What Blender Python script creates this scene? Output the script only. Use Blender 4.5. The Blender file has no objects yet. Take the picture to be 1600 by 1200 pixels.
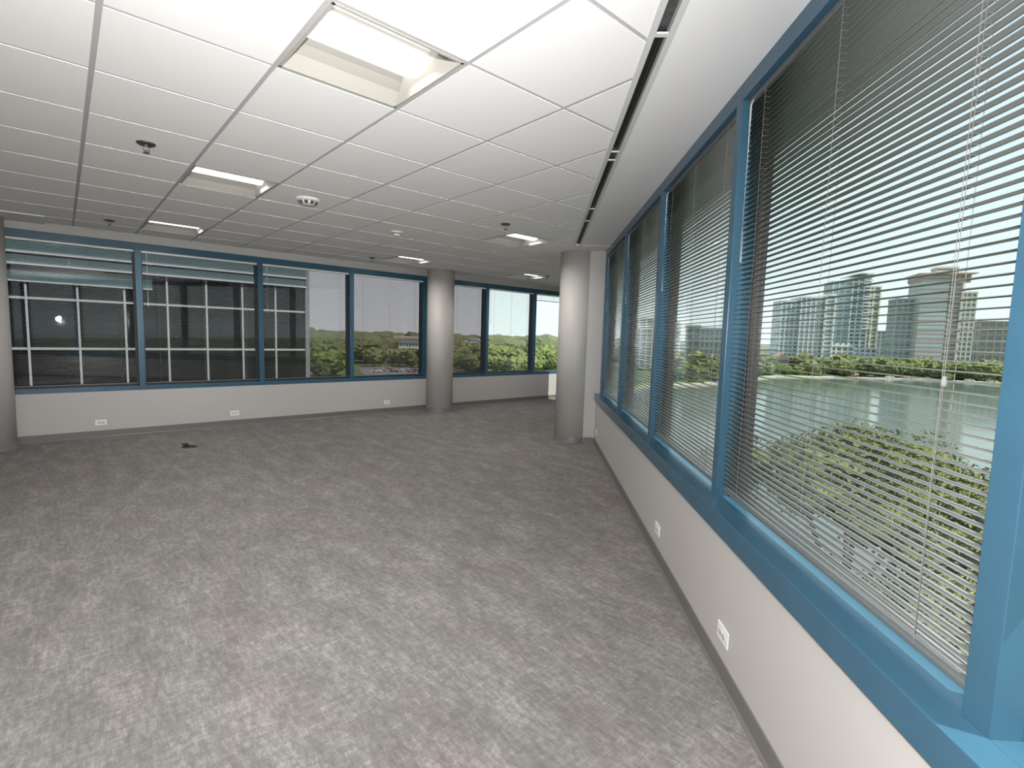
import bpy, bmesh, math, random
from mathutils import Matrix, Vector, noise
random.seed(7)
S = bpy.context.scene
COL = S.collection
PI = math.pi
CZ = 1.43            # camera height over the carpet
HZ = 1.153           # ceiling height over the camera
A = 7.98669130e-01   # heading of the window wall on the left
SA, CA = math.sin(A), math.cos(A)

# ------------------------------------------------------------------ camera
f_px, yaw, pitch, roll = 789.98, 4.46693808e-02, 9.41334001e-02, 2.90116901e-02
fw = Vector((-math.sin(yaw)*math.cos(pitch), math.cos(yaw)*math.cos(pitch), -math.sin(pitch)))
rt = Vector((math.cos(yaw), math.sin(yaw), 0))
up = rt.cross(fw)
r2 = rt*math.cos(roll) + up*math.sin(roll)
u2 = r2.cross(fw)
cam_d = bpy.data.cameras.new('camera')
cam_d.sensor_width = 36; cam_d.lens = 36*f_px/1600
cam_d.clip_start = 0.02; cam_d.clip_end = 8000
cam = bpy.data.objects.new('camera', cam_d)
cam.matrix_world = Matrix(((r2.x, u2.x, -fw.x, 0), (r2.y, u2.y, -fw.y, 0), (r2.z, u2.z, -fw.z, CZ), (0, 0, 0, 1)))
COL.objects.link(cam); S.camera = cam

# ------------------------------------------------------------------ colour management
vs = S.view_settings
vs.view_transform = 'Standard'; vs.look = 'None'; vs.gamma = 1; vs.use_curve_mapping = False
vs.exposure = 0.0
S.cycles.use_denoising = True
S.cycles.max_bounces = 8; S.cycles.transparent_max_bounces = 12
S.cycles.caustics_reflective = False; S.cycles.caustics_refractive = False

# ------------------------------------------------------------------ sky and sun
SUN_EL = math.radians(58)
SUN_DIR = Vector((0.91*math.cos(SUN_EL), -0.41*math.cos(SUN_EL), math.sin(SUN_EL)))  # towards the sun
w = bpy.data.worlds.new('sky'); S.world = w; w.use_nodes = True
nt = w.node_tree; nt.nodes.clear()
bg = nt.nodes.new('ShaderNodeBackground'); bg.inputs['Strength'].default_value = 1.32
geo = nt.nodes.new('ShaderNodeTexCoord'); sx = nt.nodes.new('ShaderNodeSeparateXYZ'); rp = nt.nodes.new('ShaderNodeValToRGB')
nt.links.new(geo.outputs['Generated'], sx.inputs[0]); nt.links.new(sx.outputs['Z'], rp.inputs[0])
ce = rp.color_ramp.elements       # hazy humid sky: almost white at the horizon, blue overhead
ce[0].position = 0.0; ce[0].color = (.88, .93, .92, 1); ce[1].position = 1.0; ce[1].color = (.20, .34, .60, 1)
for p_, c_ in ((.08, (.86, .93, .94)), (.22, (.78, .88, .92)), (.5, (.60, .75, .86))): q_ = ce.new(p_); q_.color = (*c_, 1)
out = nt.nodes.new('ShaderNodeOutputWorld')
nt.links.new(rp.outputs[0], bg.inputs['Color']); nt.links.new(bg.outputs[0], out.inputs[0])
sd = bpy.data.lights.new('sun', 'SUN'); sd.energy = 8.8; sd.angle = math.radians(0.6); sd.color = (1.0, 0.95, 0.86)
so = bpy.data.objects.new('sun', sd); so.rotation_euler = SUN_DIR.to_track_quat('Z', 'Y').to_euler()
so.location = (20, -10, 40); COL.objects.link(so)

# ------------------------------------------------------------------ the photographer's flash, just over the lens
fd = bpy.data.lights.new('camera_flash', 'POINT'); fd.energy = 226; fd.shadow_soft_size = 0.035; fd.color = (1.0, 0.985, 0.97)
fo = bpy.data.objects.new('camera_flash', fd); fo.location = (-0.02, -0.03, CZ+0.13); COL.objects.link(fo)
# added fill lamp beside the flash, aimed forwards to lift the ceiling brightness
bd = bpy.data.lights.new('ceiling_fill', 'AREA'); bd.shape = 'DISK'; bd.size = 0.10; bd.energy = 40; bd.spread = math.radians(95); bd.color = (1.0, 0.985, 0.97)
bo = bpy.data.objects.new('ceiling_fill', bd); bo.location = (-0.02, -0.06, CZ+0.10)
bo.rotation_euler = Vector((0.37, -0.90, -0.10)).to_track_quat('Z', 'Y').to_euler(); COL.objects.link(bo)

# ================================================================== helpers
MATS = {}
def mat(name, col=(.8, .8, .8), rough=.5, metal=0., spec=.5, bump=0., bscale=50., var=0., vscale=5., emit=None, estr=0.):
    if name in MATS: return MATS[name]
    m = bpy.data.materials.new(name); m.use_nodes = True
    t = m.node_tree; b = t.nodes['Principled BSDF']
    b.inputs['Base Color'].default_value = (*col, 1); b.inputs['Roughness'].default_value = rough
    b.inputs['Metallic'].default_value = metal; b.inputs['Specular IOR Level'].default_value = spec
    tc = t.nodes.new('ShaderNodeTexCoord')
    if var:
        n = t.nodes.new('ShaderNodeTexNoise'); n.inputs['Scale'].default_value = vscale; n.inputs['Detail'].default_value = 4
        r = t.nodes.new('ShaderNodeMapRange'); r.inputs['From Min'].default_value = .3; r.inputs['From Max'].default_value = .7
        r.inputs['To Min'].default_value = 1-var; r.inputs['To Max'].default_value = 1+var
        x = t.nodes.new('ShaderNodeVectorMath'); x.operation = 'SCALE'; x.inputs[0].default_value = col
        t.links.new(tc.outputs['Object'], n.inputs['Vector']); t.links.new(n.outputs['Fac'], r.inputs['Value'])
        t.links.new(r.outputs[0], x.inputs['Scale']); t.links.new(x.outputs[0], b.inputs['Base Color'])
    if bump:
        n = t.nodes.new('ShaderNodeTexNoise'); n.inputs['Scale'].default_value = bscale; n.inputs['Detail'].default_value = 3
        bp = t.nodes.new('ShaderNodeBump'); bp.inputs['Strength'].default_value = bump; bp.inputs['Distance'].default_value = .002
        t.links.new(tc.outputs['Object'], n.inputs['Vector']); t.links.new(n.outputs['Fac'], bp.inputs['Height'])
        t.links.new(bp.outputs[0], b.inputs['Normal'])
    if emit:
        b.inputs['Emission Color'].default_value = (*emit, 1); b.inputs['Emission Strength'].default_value = estr
    MATS[name] = m
    return m

def glass_mat(name, tint, refl=1.45):
    m = bpy.data.materials.new(name); m.use_nodes = True; t = m.node_tree; t.nodes.clear()
    o = t.nodes.new('ShaderNodeOutputMaterial'); tr = t.nodes.new('ShaderNodeBsdfTransparent'); tr.inputs[0].default_value = (*tint, 1)
    g = t.nodes.new('ShaderNodeBsdfGlossy'); g.inputs['Roughness'].default_value = .0; g.inputs[0].default_value = (.9, .93, .95, 1)
    lw = t.nodes.new('ShaderNodeLayerWeight'); lw.inputs['Blend'].default_value = .5    # facing term, alike on both faces of the pane
    pw = t.nodes.new('ShaderNodeMath'); pw.operation = 'POWER'; pw.inputs[1].default_value = 5; t.links.new(lw.outputs['Facing'], pw.inputs[0])
    r0 = ((refl-1)/(refl+1))**2
    fr = t.nodes.new('ShaderNodeMath'); fr.operation = 'MULTIPLY_ADD'; fr.inputs[1].default_value = 1-r0; fr.inputs[2].default_value = r0; t.links.new(pw.outputs[0], fr.inputs[0])
    mx = t.nodes.new('ShaderNodeMixShader')
    t.links.new(fr.outputs[0], mx.inputs[0]); t.links.new(tr.outputs[0], mx.inputs[1]); t.links.new(g.outputs[0], mx.inputs[2])
    t.links.new(mx.outputs[0], o.inputs[0]); return m

class MB:
    """collects shapes into one mesh"""
    def __init__(s): s.bm = bmesh.new(); s.mi = 0
    def _m(s, fs):
        for f in fs: f.material_index = s.mi
    def poly(s, pts):
        vs_ = [s.bm.verts.new(p) for p in pts]; f = s.bm.faces.new(vs_); s._m([f]); return f
    def hexa(s, b, t):
        v = [s.bm.verts.new(p) for p in list(b)+list(t)]; n = len(b)
        fs = [s.bm.faces.new(v[:n][::-1]), s.bm.faces.new(v[n:])]
        for i in range(n): j = (i+1) % n; fs.append(s.bm.faces.new((v[i], v[j], v[n+j], v[n+i])))
        s._m(fs); return s
    def box(s, x0, x1, y0, y1, z0, z1):
        return s.hexa([(x0, y0, z0), (x1, y0, z0), (x1, y1, z0), (x0, y1, z0)], [(x0, y0, z1), (x1, y0, z1), (x1, y1, z1), (x0, y1, z1)])
    def prism(s, pts, z0, z1):
        return s.hexa([(p[0], p[1], z0) for p in pts], [(p[0], p[1], z1) for p in pts])
    def lathe(s, prof, n=24, c=(0, 0, 0), smooth=True):
        rings = []
        for r, z in prof:
            if r < 1e-6: rings.append([s.bm.verts.new((c[0], c[1], c[2]+z))])
            else: rings.append([s.bm.verts.new((c[0]+r*math.cos(2*PI*k/n), c[1]+r*math.sin(2*PI*k/n), c[2]+z)) for k in range(n)])
        fs = []
        for a, b in zip(rings, rings[1:]):
            if len(a) == 1 and len(b) == 1: continue
            for k in range(n):
                j = (k+1) % n
                if len(a) == 1: fs.append(s.bm.faces.new((a[0], b[k], b[j])))
                elif len(b) == 1: fs.append(s.bm.faces.new((a[k], a[j], b[0])))
                else: fs.append(s.bm.faces.new((a[k], a[j], b[j], b[k])))
        for f in fs: f.smooth = smooth
        s._m(fs); return s
    def tube(s, pts, r, n=6):
        pts = [Vector(p) for p in pts]; rings = []
        for i, p in enumerate(pts):
            d = (pts[min(i+1, len(pts)-1)]-pts[max(i-1, 0)]).normalized()
            q = d.to_track_quat('Z', 'Y'); ring = []
            for k in range(n): ring.append(s.bm.verts.new(p+q @ Vector((r*math.cos(2*PI*k/n), r*math.sin(2*PI*k/n), 0))))
            rings.append(ring)
        fs = []
        for a, b in zip(rings, rings[1:]):
            for k in range(n): j = (k+1) % n; fs.append(s.bm.faces.new((a[k], a[j], b[j], b[k])))
        fs.append(s.bm.faces.new(rings[0][::-1])); fs.append(s.bm.faces.new(rings[-1]))
        for f in fs: f.smooth = n > 4
        s._m(fs); return s
    def build(s, name, mats, parent=None, mw=None, bevel=0, recalc=True):
        if recalc: bmesh.ops.recalc_face_normals(s.bm, faces=s.bm.faces)
        me = bpy.data.meshes.new(name); s.bm.to_mesh(me); s.bm.free()
        for m_ in (mats if isinstance(mats, (list, tuple)) else [mats]): me.materials.append(m_)
        o = bpy.data.objects.new(name, me); COL.objects.link(o)
        if parent: o.parent = parent
        if mw is not None: o.matrix_world = mw
        if bevel:
            b = o.modifiers.new('bevel', 'BEVEL'); b.width = bevel; b.segments = 2; b.limit_method = 'ANGLE'
        return o

def tag(o, label, cat, group=None, kind=None):
    o['label'] = label
    if cat: o['category'] = cat
    if group: o['group'] = group
    if kind: o['kind'] = kind
    return o
def struct(o): o['kind'] = 'structure'; return o
def empty(name, mw): 
    o = bpy.data.objects.new(name, None); o.empty_display_size = .1; COL.objects.link(o); o.matrix_world = mw; return o
def copy_tree(o, parent=None):
    c = o.copy(); COL.objects.link(c)
    if parent: c.parent = parent
    for ch in list(o.children): copy_tree(ch, c)
    return c

# local frames: l runs along a wall, n points out of the room, z over the camera
FL = Matrix(((SA, -CA, 0, 0), (CA, SA, 0, 0), (0, 0, 1, CZ), (0, 0, 0, 1)))   # left window wall
FR = Matrix(((0, 1, 0, 0), (-1, 0, 0, 0), (0, 0, 1, CZ), (0, 0, 0, 1)))       # right window wall: l = -y, n = x
def LN(l, n, z=0): v = FL @ Vector((l, n, z)); return v
T = Matrix.Translation

# ================================================================== materials
M_wall = mat('wall_paint', (.475, .456, .442), .55, bump=.12, bscale=260, var=.012, vscale=3)
M_soff = mat('ceiling_paint', (.84, .84, .85), .7, var=.012, vscale=2)
M_tile = mat('ceiling_tile', (.87, .862, .858), .9, bump=.25, bscale=420)
M_grid = mat('grid_metal', (.46, .455, .45), .6)
M_base = mat('rubber_base', (.150, .143, .138), .45)
M_blue = mat('blue_paint', (.036, .098, .152), .26, spec=.5, var=.05, vscale=6)
M_dark = mat('dark_gasket', (.055, .045, .045), .5)
M_slat = mat('slat_aluminium', (.125, .132, .132), .40, metal=.05, var=.03, vscale=9)
M_cord = mat('white_cord', (.22, .215, .21), .8)
M_wand = mat('clear_wand', (.72, .76, .78), .12, spec=.7)
M_white = mat('white_plastic', (.80, .80, .79), .4)
M_wm = mat('white_metal', (.62, .625, .615), .4)
M_black = mat('slot_black', (.012, .012, .013), .6)
M_slotg = mat('slot_liner', (.06, .06, .062), .8, var=.3, vscale=40)
M_chrome = mat('chrome', (.45, .45, .45), .22, metal=.9)
M_lens = mat('lamp_lens', (.9, .9, .88), .4, emit=(1.0, .985, .95), estr=4.2)
M_troff = mat('troffer_enamel', (.42, .405, .37), .35)
M_glassR = glass_mat('window_glass_right', (.91, .955, .945))
M_glassL = glass_mat('window_glass_left', (.60, .585, .60), 1.6)

# carpet: cross-woven streaks of two greys with a faint rosy cast in places
def carpet():
    m = bpy.data.materials.new('carpet'); m.use_nodes = True; t = m.node_tree; b = t.nodes['Principled BSDF']
    b.inputs['Roughness'].default_value = .95; b.inputs['Specular IOR Level'].default_value = .15
    N = t.nodes.new; Lk = t.links.new
    tc = N('ShaderNodeTexCoord'); mp = N('ShaderNodeMapping'); mp.inputs['Rotation'].default_value = (0, 0, -(PI/2-A))
    Lk(tc.outputs['Object'], mp.inputs[0])
    def ns(scale, detail, sc, rough=.6):
        q = N('ShaderNodeMapping'); q.inputs['Scale'].default_value = sc; Lk(mp.outputs[0], q.inputs[0])
        n = N('ShaderNodeTexNoise'); n.inputs['Scale'].default_value = scale; n.inputs['Detail'].default_value = detail
        n.inputs['Roughness'].default_value = rough; Lk(q.outputs[0], n.inputs['Vector']); return n.outputs['Fac']
    def mth(op, a, c, d=None):
        x = N('ShaderNodeMath'); x.operation = op
        for i, v in enumerate((a, c, d)):
            if v is None: continue
            if isinstance(v, (int, float)): x.inputs[i].default_value = v
            else: Lk(v, x.inputs[i])
        return x.outputs[0]
    a = ns(14.0, 6, (3.4, .9, 1), .78); c = ns(14.0, 6, (.9, 3.4, 1), .78); big = ns(3.4, 4, (2.0, .7, 1), .65)
    fine1 = ns(60, 2, (4, .6, 1)); fine2 = ns(60, 2, (.6, 4, 1))
    s = mth('MULTIPLY_ADD', a, .50, mth('MULTIPLY', c, .32)); s = mth('MULTIPLY_ADD', big, .30, s)
    s = mth('MULTIPLY_ADD', fine1, .16, s); s = mth('MULTIPLY_ADD', fine2, .16, s)
    cr = N('ShaderNodeValToRGB'); Lk(s, cr.inputs[0])
    e = cr.color_ramp.elements; e[0].position = .58; e[0].color = (.125, .121, .115, 1); e[1].position = .86; e[1].color = (.315, .306, .297, 1)
    k = e.new(.70); k.color = (.172, .165, .158, 1); k = e.new(.75); k.color = (.210, .202, .195, 1)
    pk = ns(1.5, 4, (1.6, .8, 1)); r = N('ShaderNodeMapRange'); r.inputs['From Min'].default_value = .52; r.inputs['From Max'].default_value = .64; r.inputs['To Max'].default_value = .62
    Lk(pk, r.inputs['Value']); mx = N('ShaderNodeMix'); mx.data_type = 'RGBA'; mx.blend_type = 'MULTIPLY'
    Lk(r.outputs[0], mx.inputs[0]); Lk(cr.outputs[0], mx.inputs[6]); mx.inputs[7].default_value = (1.05, .935, .95, 1)
    Lk(mx.outputs[2], b.inputs['Base Color'])
    bp = N('ShaderNodeBump'); bp.inputs['Strength'].default_value = .5; bp.inputs['Distance'].default_value = .004
    Lk(s, bp.inputs['Height']); Lk(bp.outputs[0], b.inputs['Normal']); return m
M_carpet = carpet()

# ================================================================== room shell
XW, XF = .835, .885          # lower wall face and frame face on the right
NW = 8.20                    # wall face on the left
YR = 6.85                    # the return wall beside the column
YB = -4.0                    # back of the room
yc = (NW+XF*CA)/SA           # corner where both window walls meet
pL = LN(-3.0, NW)            # left end of the left window wall
room = [(XF+.15, YB-.15), (XF+.15, yc+.2), (pL.x-.15, pL.y+.3), (pL.x-.15, YB-.15)]
struct(MB().prism(room, -.12, 0).build('floor', M_carpet))

def clip(poly, a, b, c):      # keep a*x+b*y <= c
    o = []
    for i in range(len(poly)):
        p, q = poly[i], poly[(i+1) % len(poly)]
        dp, dq = a*p[0]+b*p[1]-c, a*q[0]+b*q[1]-c
        if dp <= 0: o.append(p)
        if (dp < 0) != (dq < 0) and abs(dp-dq) > 1e-12:
            t = dp/(dp-dq); o.append((p[0]+(q[0]-p[0])*t, p[1]+(q[1]-p[1])*t))
    return o
# slot line drifts a little off the wall direction
def slx(y): return .385+(y-1.86)*.0095
SLW = .098
YE = 6.47
Lk = [.1495+.5985*k for k in range(-16, 5)]+[2.5435+.652*k for k in range(1, 12)]
Nk = [2.474+.6232*k for k in range(-14, 0)]+[2.474, 3.10, 3.722, 4.348, 4.975, 5.615, 6.27, 6.94, 7.61, 8.135]
iL0, jN0 = 16, 14
LIGHTS = [(1, -1), (1, 3), (1, 7), (6, 3), (6, 7), (10, 7), (-3, 1), (-3, -3), (1, -5), (-6, -3)]
cells = set(LIGHTS)
def clipcell(poly):
    """clip a ceiling cell (world xy) to the tiled area"""
    poly = clip(poly, 0, -1, -YB)
    poly = clip(poly, -1, 0, -pL.x)
    return poly
def right_clip(poly):
    a = clip([p for p in poly], 0, 1, YE)
    # left of the slot: x <= slx(y)
    if a: a = clip(a, 1, -.0095, .385-1.86*.0095)
    b = clip([p for p in poly], 0, -1, -YE)
    if b: b = clip(b, 1, 0, XF)
    return a, b
tiles = MB()
zc = CZ+HZ
for i in range(len(Lk)-1):
    for j in range(len(Nk)-1):
        if (i-iL0, j-jN0) in cells: continue
        if Lk[i+1] < -.05 and Nk[j] > 7.55: continue
        g = .011
        q = [LN(Lk[i]+g, Nk[j]+g), LN(Lk[i+1]-g, Nk[j]+g), LN(Lk[i+1]-g, Nk[j+1]-g), LN(Lk[i]+g, Nk[j+1]-g)]
        base = clipcell([(v.x, v.y) for v in q])
        if len(base) < 3: continue
        for pc in right_clip(base):
            if len(pc) >= 3:
                ar = abs(sum(pc[k][0]*pc[(k+1) % len(pc)][1]-pc[(k+1) % len(pc)][0]*pc[k][1] for k in range(len(pc))))/2
                if ar > .004: tiles.prism(pc, zc, zc+.02)
ceil = struct(tiles.build('ceiling', M_tile))
# the grid the tiles hang in, seen in the reveals between them; open over the troffers
gr = MB()
def strip(l0, l1, n0, n1, m, z0=.007, z1=.02):
    q = [LN(l0, n0), LN(l1, n0), LN(l1, n1), LN(l0, n1)]
    b_ = clipcell([(v.x, v.y) for v in q])
    if len(b_) < 3: return
    for pc in right_clip(b_):
        if len(pc) >= 3:
            ar = abs(sum(pc[k][0]*pc[(k+1) % len(pc)][1]-pc[(k+1) % len(pc)][0]*pc[k][1] for k in range(len(pc))))/2
            if ar > .0002: m.prism(pc, zc+z0, zc+z1)
for l in Lk: strip(l-.0125, l+.0125, Nk[0], Nk[-1], gr, .0022)
for n in Nk: strip(Lk[0], Lk[-1], n-.0125, n+.0125, gr, .0032)
struct(gr.build('ceiling_grid', M_grid))
# slab above everything closes the ceiling void
struct(MB().prism([(XF+.17, YB-.15), (XF+.17, yc+.25), (pL.x-.15, pL.y+.35), (pL.x-.15, YB-.15)], zc+.16, zc+.30).build('ceiling_slab', M_soff))
# painted soffit strip beside the right windows
x1 = slx(YE)+SLW
struct(MB().prism([(slx(YB)+SLW, YB), (XF+.13, YB), (XF+.13, YE), (x1, YE)], zc, zc+.03).build('ceiling_soffit_right', M_soff))
struct(MB().prism([(.42, YE), (XF+.13, YE), (XF+.13, YR+.02), (.42, YR+.02)], zc-.003, zc+.004).build('ceiling_soffit_end', M_soff))
# painted patch of ceiling in the left corner
q = [LN(-3, 7.60), LN(-.095, 7.60), LN(-.095, NW), LN(-3, NW)]
struct(MB().prism([(v.x, v.y) for v in q], zc-.012, zc+.02).build('ceiling_soffit_left', M_soff))
# void baffles beside the slot (the ceiling edge pieces)
# ---- lower walls
def wall(name, fr, l0, l1, n0, n1, z0, z1, m=M_wall):
    return struct(MB().box(l0, l1, n0, n1, z0, z1).build(name, m, mw=fr))
wall('wall_right', FR, -YR, -YB, XW, XF+.15, -CZ, -.80)
wall('wall_left', FL, -3.0, 9.32, NW, NW+.16, -CZ, -.845)
wall('wall_left_upper', FL, -3.0, 9.25, NW, NW+.16, 1.06, HZ+.16)
wall('wall_left_corner', FL, -3.0, -1.9, NW, NW+.16, -.845, 1.06)
MBx = MB(); MBx.box(.50, XF+.15, YR, YR+.15, 0, zc+.02)
struct(MBx.build('wall_end', M_wall))
# beyond the column the wall goes on to the far corner, with one opening the sun comes through
fr_ = MB()
fr_.box(XF, XF+.15, YR+.15, 11.42, 0, zc+.02); fr_.box(XF, XF+.15, 11.42, yc+.1, 0, CZ-.80); fr_.box(XF, XF+.15, 11.42, yc+.1, zc-.10, zc+.02)
struct(fr_.build('wall_far_right', M_wall))
wb = MB(); wb.box(pL.x-.15, XF+.15, YB-.15, YB, 0, zc+.16); struct(wb.build('wall_back', M_wall))
wb = MB(); wb.box(pL.x-.15, pL.x, YB, pL.y+.1, 0, zc+.16); struct(wb.build('wall_far_left', M_wall))

# ---- rubber cove baseboards with a flared toe
def baseboard(name, fr, l0, l1, n, h=.087):
    m = MB()
    prof = [(0, 0), (-.016, 0), (-.015, .004), (-.007, .016), (-.005, h-.004), (-.003, h), (0, h)]
    P = [[m.bm.verts.new((l, n+p, -CZ+z)) for p, z in prof] for l in (l0, l1)]
    k = len(prof)
    for i in range(k): j = (i+1) % k; m.bm.faces.new((P[0][i], P[0][j], P[1][j], P[1][i]))
    m.bm.faces.new(P[0]); m.bm.faces.new(P[1][::-1])
    return struct(m.build(name, M_base, mw=fr))
baseboard('baseboard_right', FR, -YR, -YB, XW)
baseboard('baseboard_left', FL, -3.0, 9.2, NW)
FE = Matrix(((1, 0, 0, 0), (0, 1, 0, 0), (0, 0, 1, CZ), (0, 0, 0, 1)))
baseboard('baseboard_end', FE, .70, XW-.005, YR)

# ================================================================== columns
def column(label, cx, cy, r=.245):
    e = empty('round_column', T((cx, cy, 0)))
    tag(e, label, 'column', 'round columns')
    m = MB(); m.lathe([(0, .0), (r, .0), (r, zc+.018), (0, zc+.018)], 64)
    for f in m.bm.faces: f.smooth = abs(f.normal.z) < .5
    m.build('shaft', M_wall, e)
    h = .087; m = MB(); m.lathe([(r, 0), (r+.016, 0), (r+.015, .004), (r+.007, .016), (r+.005, h-.004), (r+.003, h), (r, h)], 64)
    m.build('baseboard', M_base, e)
    for o in e.children: o.data.polygons.foreach_set('use_smooth', [abs(p.normal.z) < .5 for p in o.data.polygons])
    return e
column('round grey column cut by the left edge of the photo, left of the windows', -6.09, 5.285)
column('round grey column standing in front of the far window wall, between two windows', -1.762, 9.27)
column('large round grey column built against the right wall at the end of the windows', .548, 7.055)

# ================================================================== windows
ZB_R, ZT_R = -.735, 1.078
ZB_L, ZT_L = -.785, .970
def window(idx, fr, l0, l1, n0, zb, zt, ztf, zbf, glass, mull=.065):
    """frame ring between l0 and l1 with the mullion on its l0 side; n0 = room face"""
    e = empty('window_%d' % idx, fr @ T(((l0+l1)/2, n0, zb))); struct(e)
    c = (l0+l1)/2; h = (l1-l0)/2
    m = MB()
    m.box(-h-mull, -h, 0, .125, zbf-zb, ztf-zb)             # mullion
    m.box(-h, h, 0, .125, zt-zb, ztf-zb)                    # head
    m.box(-h, h, 0, .125, zbf-zb, 0)                        # bottom rail
    m.build('frame', M_blue, e, bevel=.0015)
    d = MB()                                                # dark outer glazing bead
    w_ = .018; D0, D1 = .098, .15
    d.box(-h, -h+w_, D0, D1, 0, zt-zb); d.box(h-w_, h, D0, D1, 0, zt-zb); d.box(-h, h, D0, D1, 0, w_); d.box(-h, h, D0, D1, zt-zb-w_, zt-zb)
    d.box(-h-mull, -h, .125, .15, zbf-zb, ztf-zb)
    d.build('glazing_bead', M_dark, e)
    MB().box(-h+.01, h-.01, .118, .126, .01, zt-zb-.01).build('glass_pane', glass, e)
    return e
def slats_mesh(h, z0, z1, pitch=.0222, wd=.0255, tilt=0.):
    m = MB(); n = int((z1-z0)/pitch); ct, st = math.cos(tilt), math.sin(tilt)
    prof = []
    for t in (-1, -.5, 0, .5, 1): prof.append((t*wd/2, .0022*(1-t*t)))
    lo = [(x, z-.0006) for x, z in prof[::-1]]
    for k in range(n):
        zz = z1-(k+.5)*pitch+random.uniform(-.0006, .0006); sag = random.uniform(-.0006, .0006)
        P = []
        for l in (-h, 0, h):
            P.append([m.bm.verts.new((l, x*ct-z*st, zz+x*st+z*ct+(sag if l == 0 else 0))) for x, z in prof+lo])
        kk = len(P[0])
        for a in (0, 1):
            for i in range(kk):
                j = (i+1) % kk; f = m.bm.faces.new((P[a][i], P[a][j], P[a+1][j], P[a+1][i])); f.smooth = i not in (4, 9)
        m.bm.faces.new(P[0]); m.bm.faces.new(P[2][::-1])
    return m, n
def blind(fr, l0, l1, n, zb, zt, label, group, raised=None, rail=None, wand=.72, tilt=0.):
    c, h = (l0+l1)/2, (l1-l0)/2-.004
    e = empty('window_blind', fr @ T((c, n, zb))); tag(e, label, 'blind', group)
    top = zt-zb; bot = .012 if raised is None else top-raised
    MB().box(-h, h, -.014, .014, top-.027, top-.002).build('head_rail', rail or M_white, e, bevel=.001)
    MB().box(-h, h, -.013, .013, bot, bot+.014).build('bottom_rail', M_slat if raised is None else M_dark, e, bevel=.003)
    m, ns = slats_mesh(h, bot+.016, top-.028, tilt=tilt); m.build('slats', M_slat, e)
    for l in (-h+.17, 0, h-.17):
        m = MB(); w_ = .0005
        for y in (-.0135, .0135): m.box(l-w_, l+w_, y-w_, y+w_, bot+.01, top-.02)
        for k in range(ns):
            zz = top-.028-(k+.5)*.0222-.0012
            m.hexa([(l-.0015, -.0135, zz-.0006), (l-.0002, -.0135, zz-.0006), (l+.0015, .0135, zz-.0006), (l+.0002, .0135, zz-.0006)],
                   [(l-.0015, -.0135, zz+.0003), (l-.0002, -.0135, zz+.0003), (l+.0015, .0135, zz+.0003), (l+.0002, .0135, zz+.0003)])
        m.build('ladder_cord', M_cord, e)
    if raised is None:
        L_ = -h+.055
        wd_ = MB(); wd_.tube([(L_, -.020, top-.035), (L_, -.024, top-.05), (L_, -.023, top-wand)], .0038, 6); wd_.tube([(L_, -.0145, top-.022), (L_, -.020, top-.036)], .002, 6)
        wd_.build('tilt_wand', M_wand, e)
        L_ = h-.15; zl = top*.36
        m = MB(); m.tube([(L_, -.018, top-.02), (L_-.002, -.022, top*.5), (L_-.010, -.019, .05)], .0009, 5)
        cd = m.build('lift_cord', M_cord, e)
        m = MB(); m.lathe([(0, .010), (.004, .009), (.0062, -.006), (.0055, -.014), (0, -.015)], 12, (L_-.003, -.0215, zl)); m.build('cord_connector', M_cord, cd)
    return e

# right wall: far edge of every mullion, measured from the camera along the wall
RY = [6.75, 5.385, 3.895, 2.475, 1.000, -.48, -1.96, -3.44]
ordn = ['farthest on the right wall, beside the large column', 'second from the large column on the right wall',
        'middle of the right wall, next to the nearest one', 'largest and nearest, with towers behind it',
        'right wall blind beside the camera, outside the right edge', 'right wall blind just behind the camera', 'last right wall blind behind the camera']
for i in range(len(RY)-1):
    yf, yn = RY[i]-(.065 if i else 0), RY[i+1]
    l0, l1 = -yf, -yn
    window(i+1, FR, l0, l1, XF, ZB_R, ZT_R, HZ+.01, -.80, M_glassR, .065 if i else .10)
    zb = ZB_R+.020 if i != 4 else ZB_R+.34
    blind(FR, l0, l1, XF+(.040 if i != 4 else .083), zb, ZT_R, 'light grey metal blind, '+ordn[i], 'right wall blinds', rail=M_slat)
# projecting blue sill along the right wall
sill = MB(); sill.box(-YR+.01, -YB, XW-.025, XF+.001, -.826, -.735)
struct(sill.build('window_sill_right', M_blue, mw=FR, bevel=.003))
# blue post closing the last window against the return wall
# left wall: left edges of mullions
LL = [-1.9, -.72, .737, 2.205, 3.625, 5.055, 6.54, 7.90, 9.15]
lab = ['at the left edge column', 'in the leftmost full window, flash reflected beyond', 'second from left, only the dark wing behind',
       'third from left, wing corner and round tree behind', 'just left of the middle column',
       'just right of the middle column', 'second right of the middle column', 'drawn up to the top beside the large column']
for i in range(len(LL)-1):
    l0, l1 = LL[i]+.07, LL[i+1]
    window(i+8, FL, l0, l1, NW-.002, ZB_L, ZT_L, 1.06, -.845, M_glassL if i < 6 else M_glassR, .07)
    blind(FL, l0, l1, NW+.040, ZB_L+.010, ZT_L, 'grey metal blind, '+lab[i], 'left wall blinds', raised=.155 if i == 7 else None)
# jamb closing the far end of the left windows
struct(MB().box(9.15, 9.25, NW-.002, NW+.15, -.845, 1.06).build('trim_1', M_blue, mw=FL))
# sun opening beyond the column: a plain glazed window in the far right wall
e = empty('window_16', T((XF, 11.80, CZ-.80))); struct(e)
m = MB(); 
for a in (11.42, 12.16): m.box(0, .12, a-11.80, a+.04-11.80, 0, 1.85)
m.box(0, .12, -.38, .40, 0, .05); m.box(0, .12, -.38, .40, 1.80, 1.85); m.build('frame', M_blue, e)
MB().box(.06, .066, -.34, .36, .05, 1.80).build('glass_pane', M_glassR, e)

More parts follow.
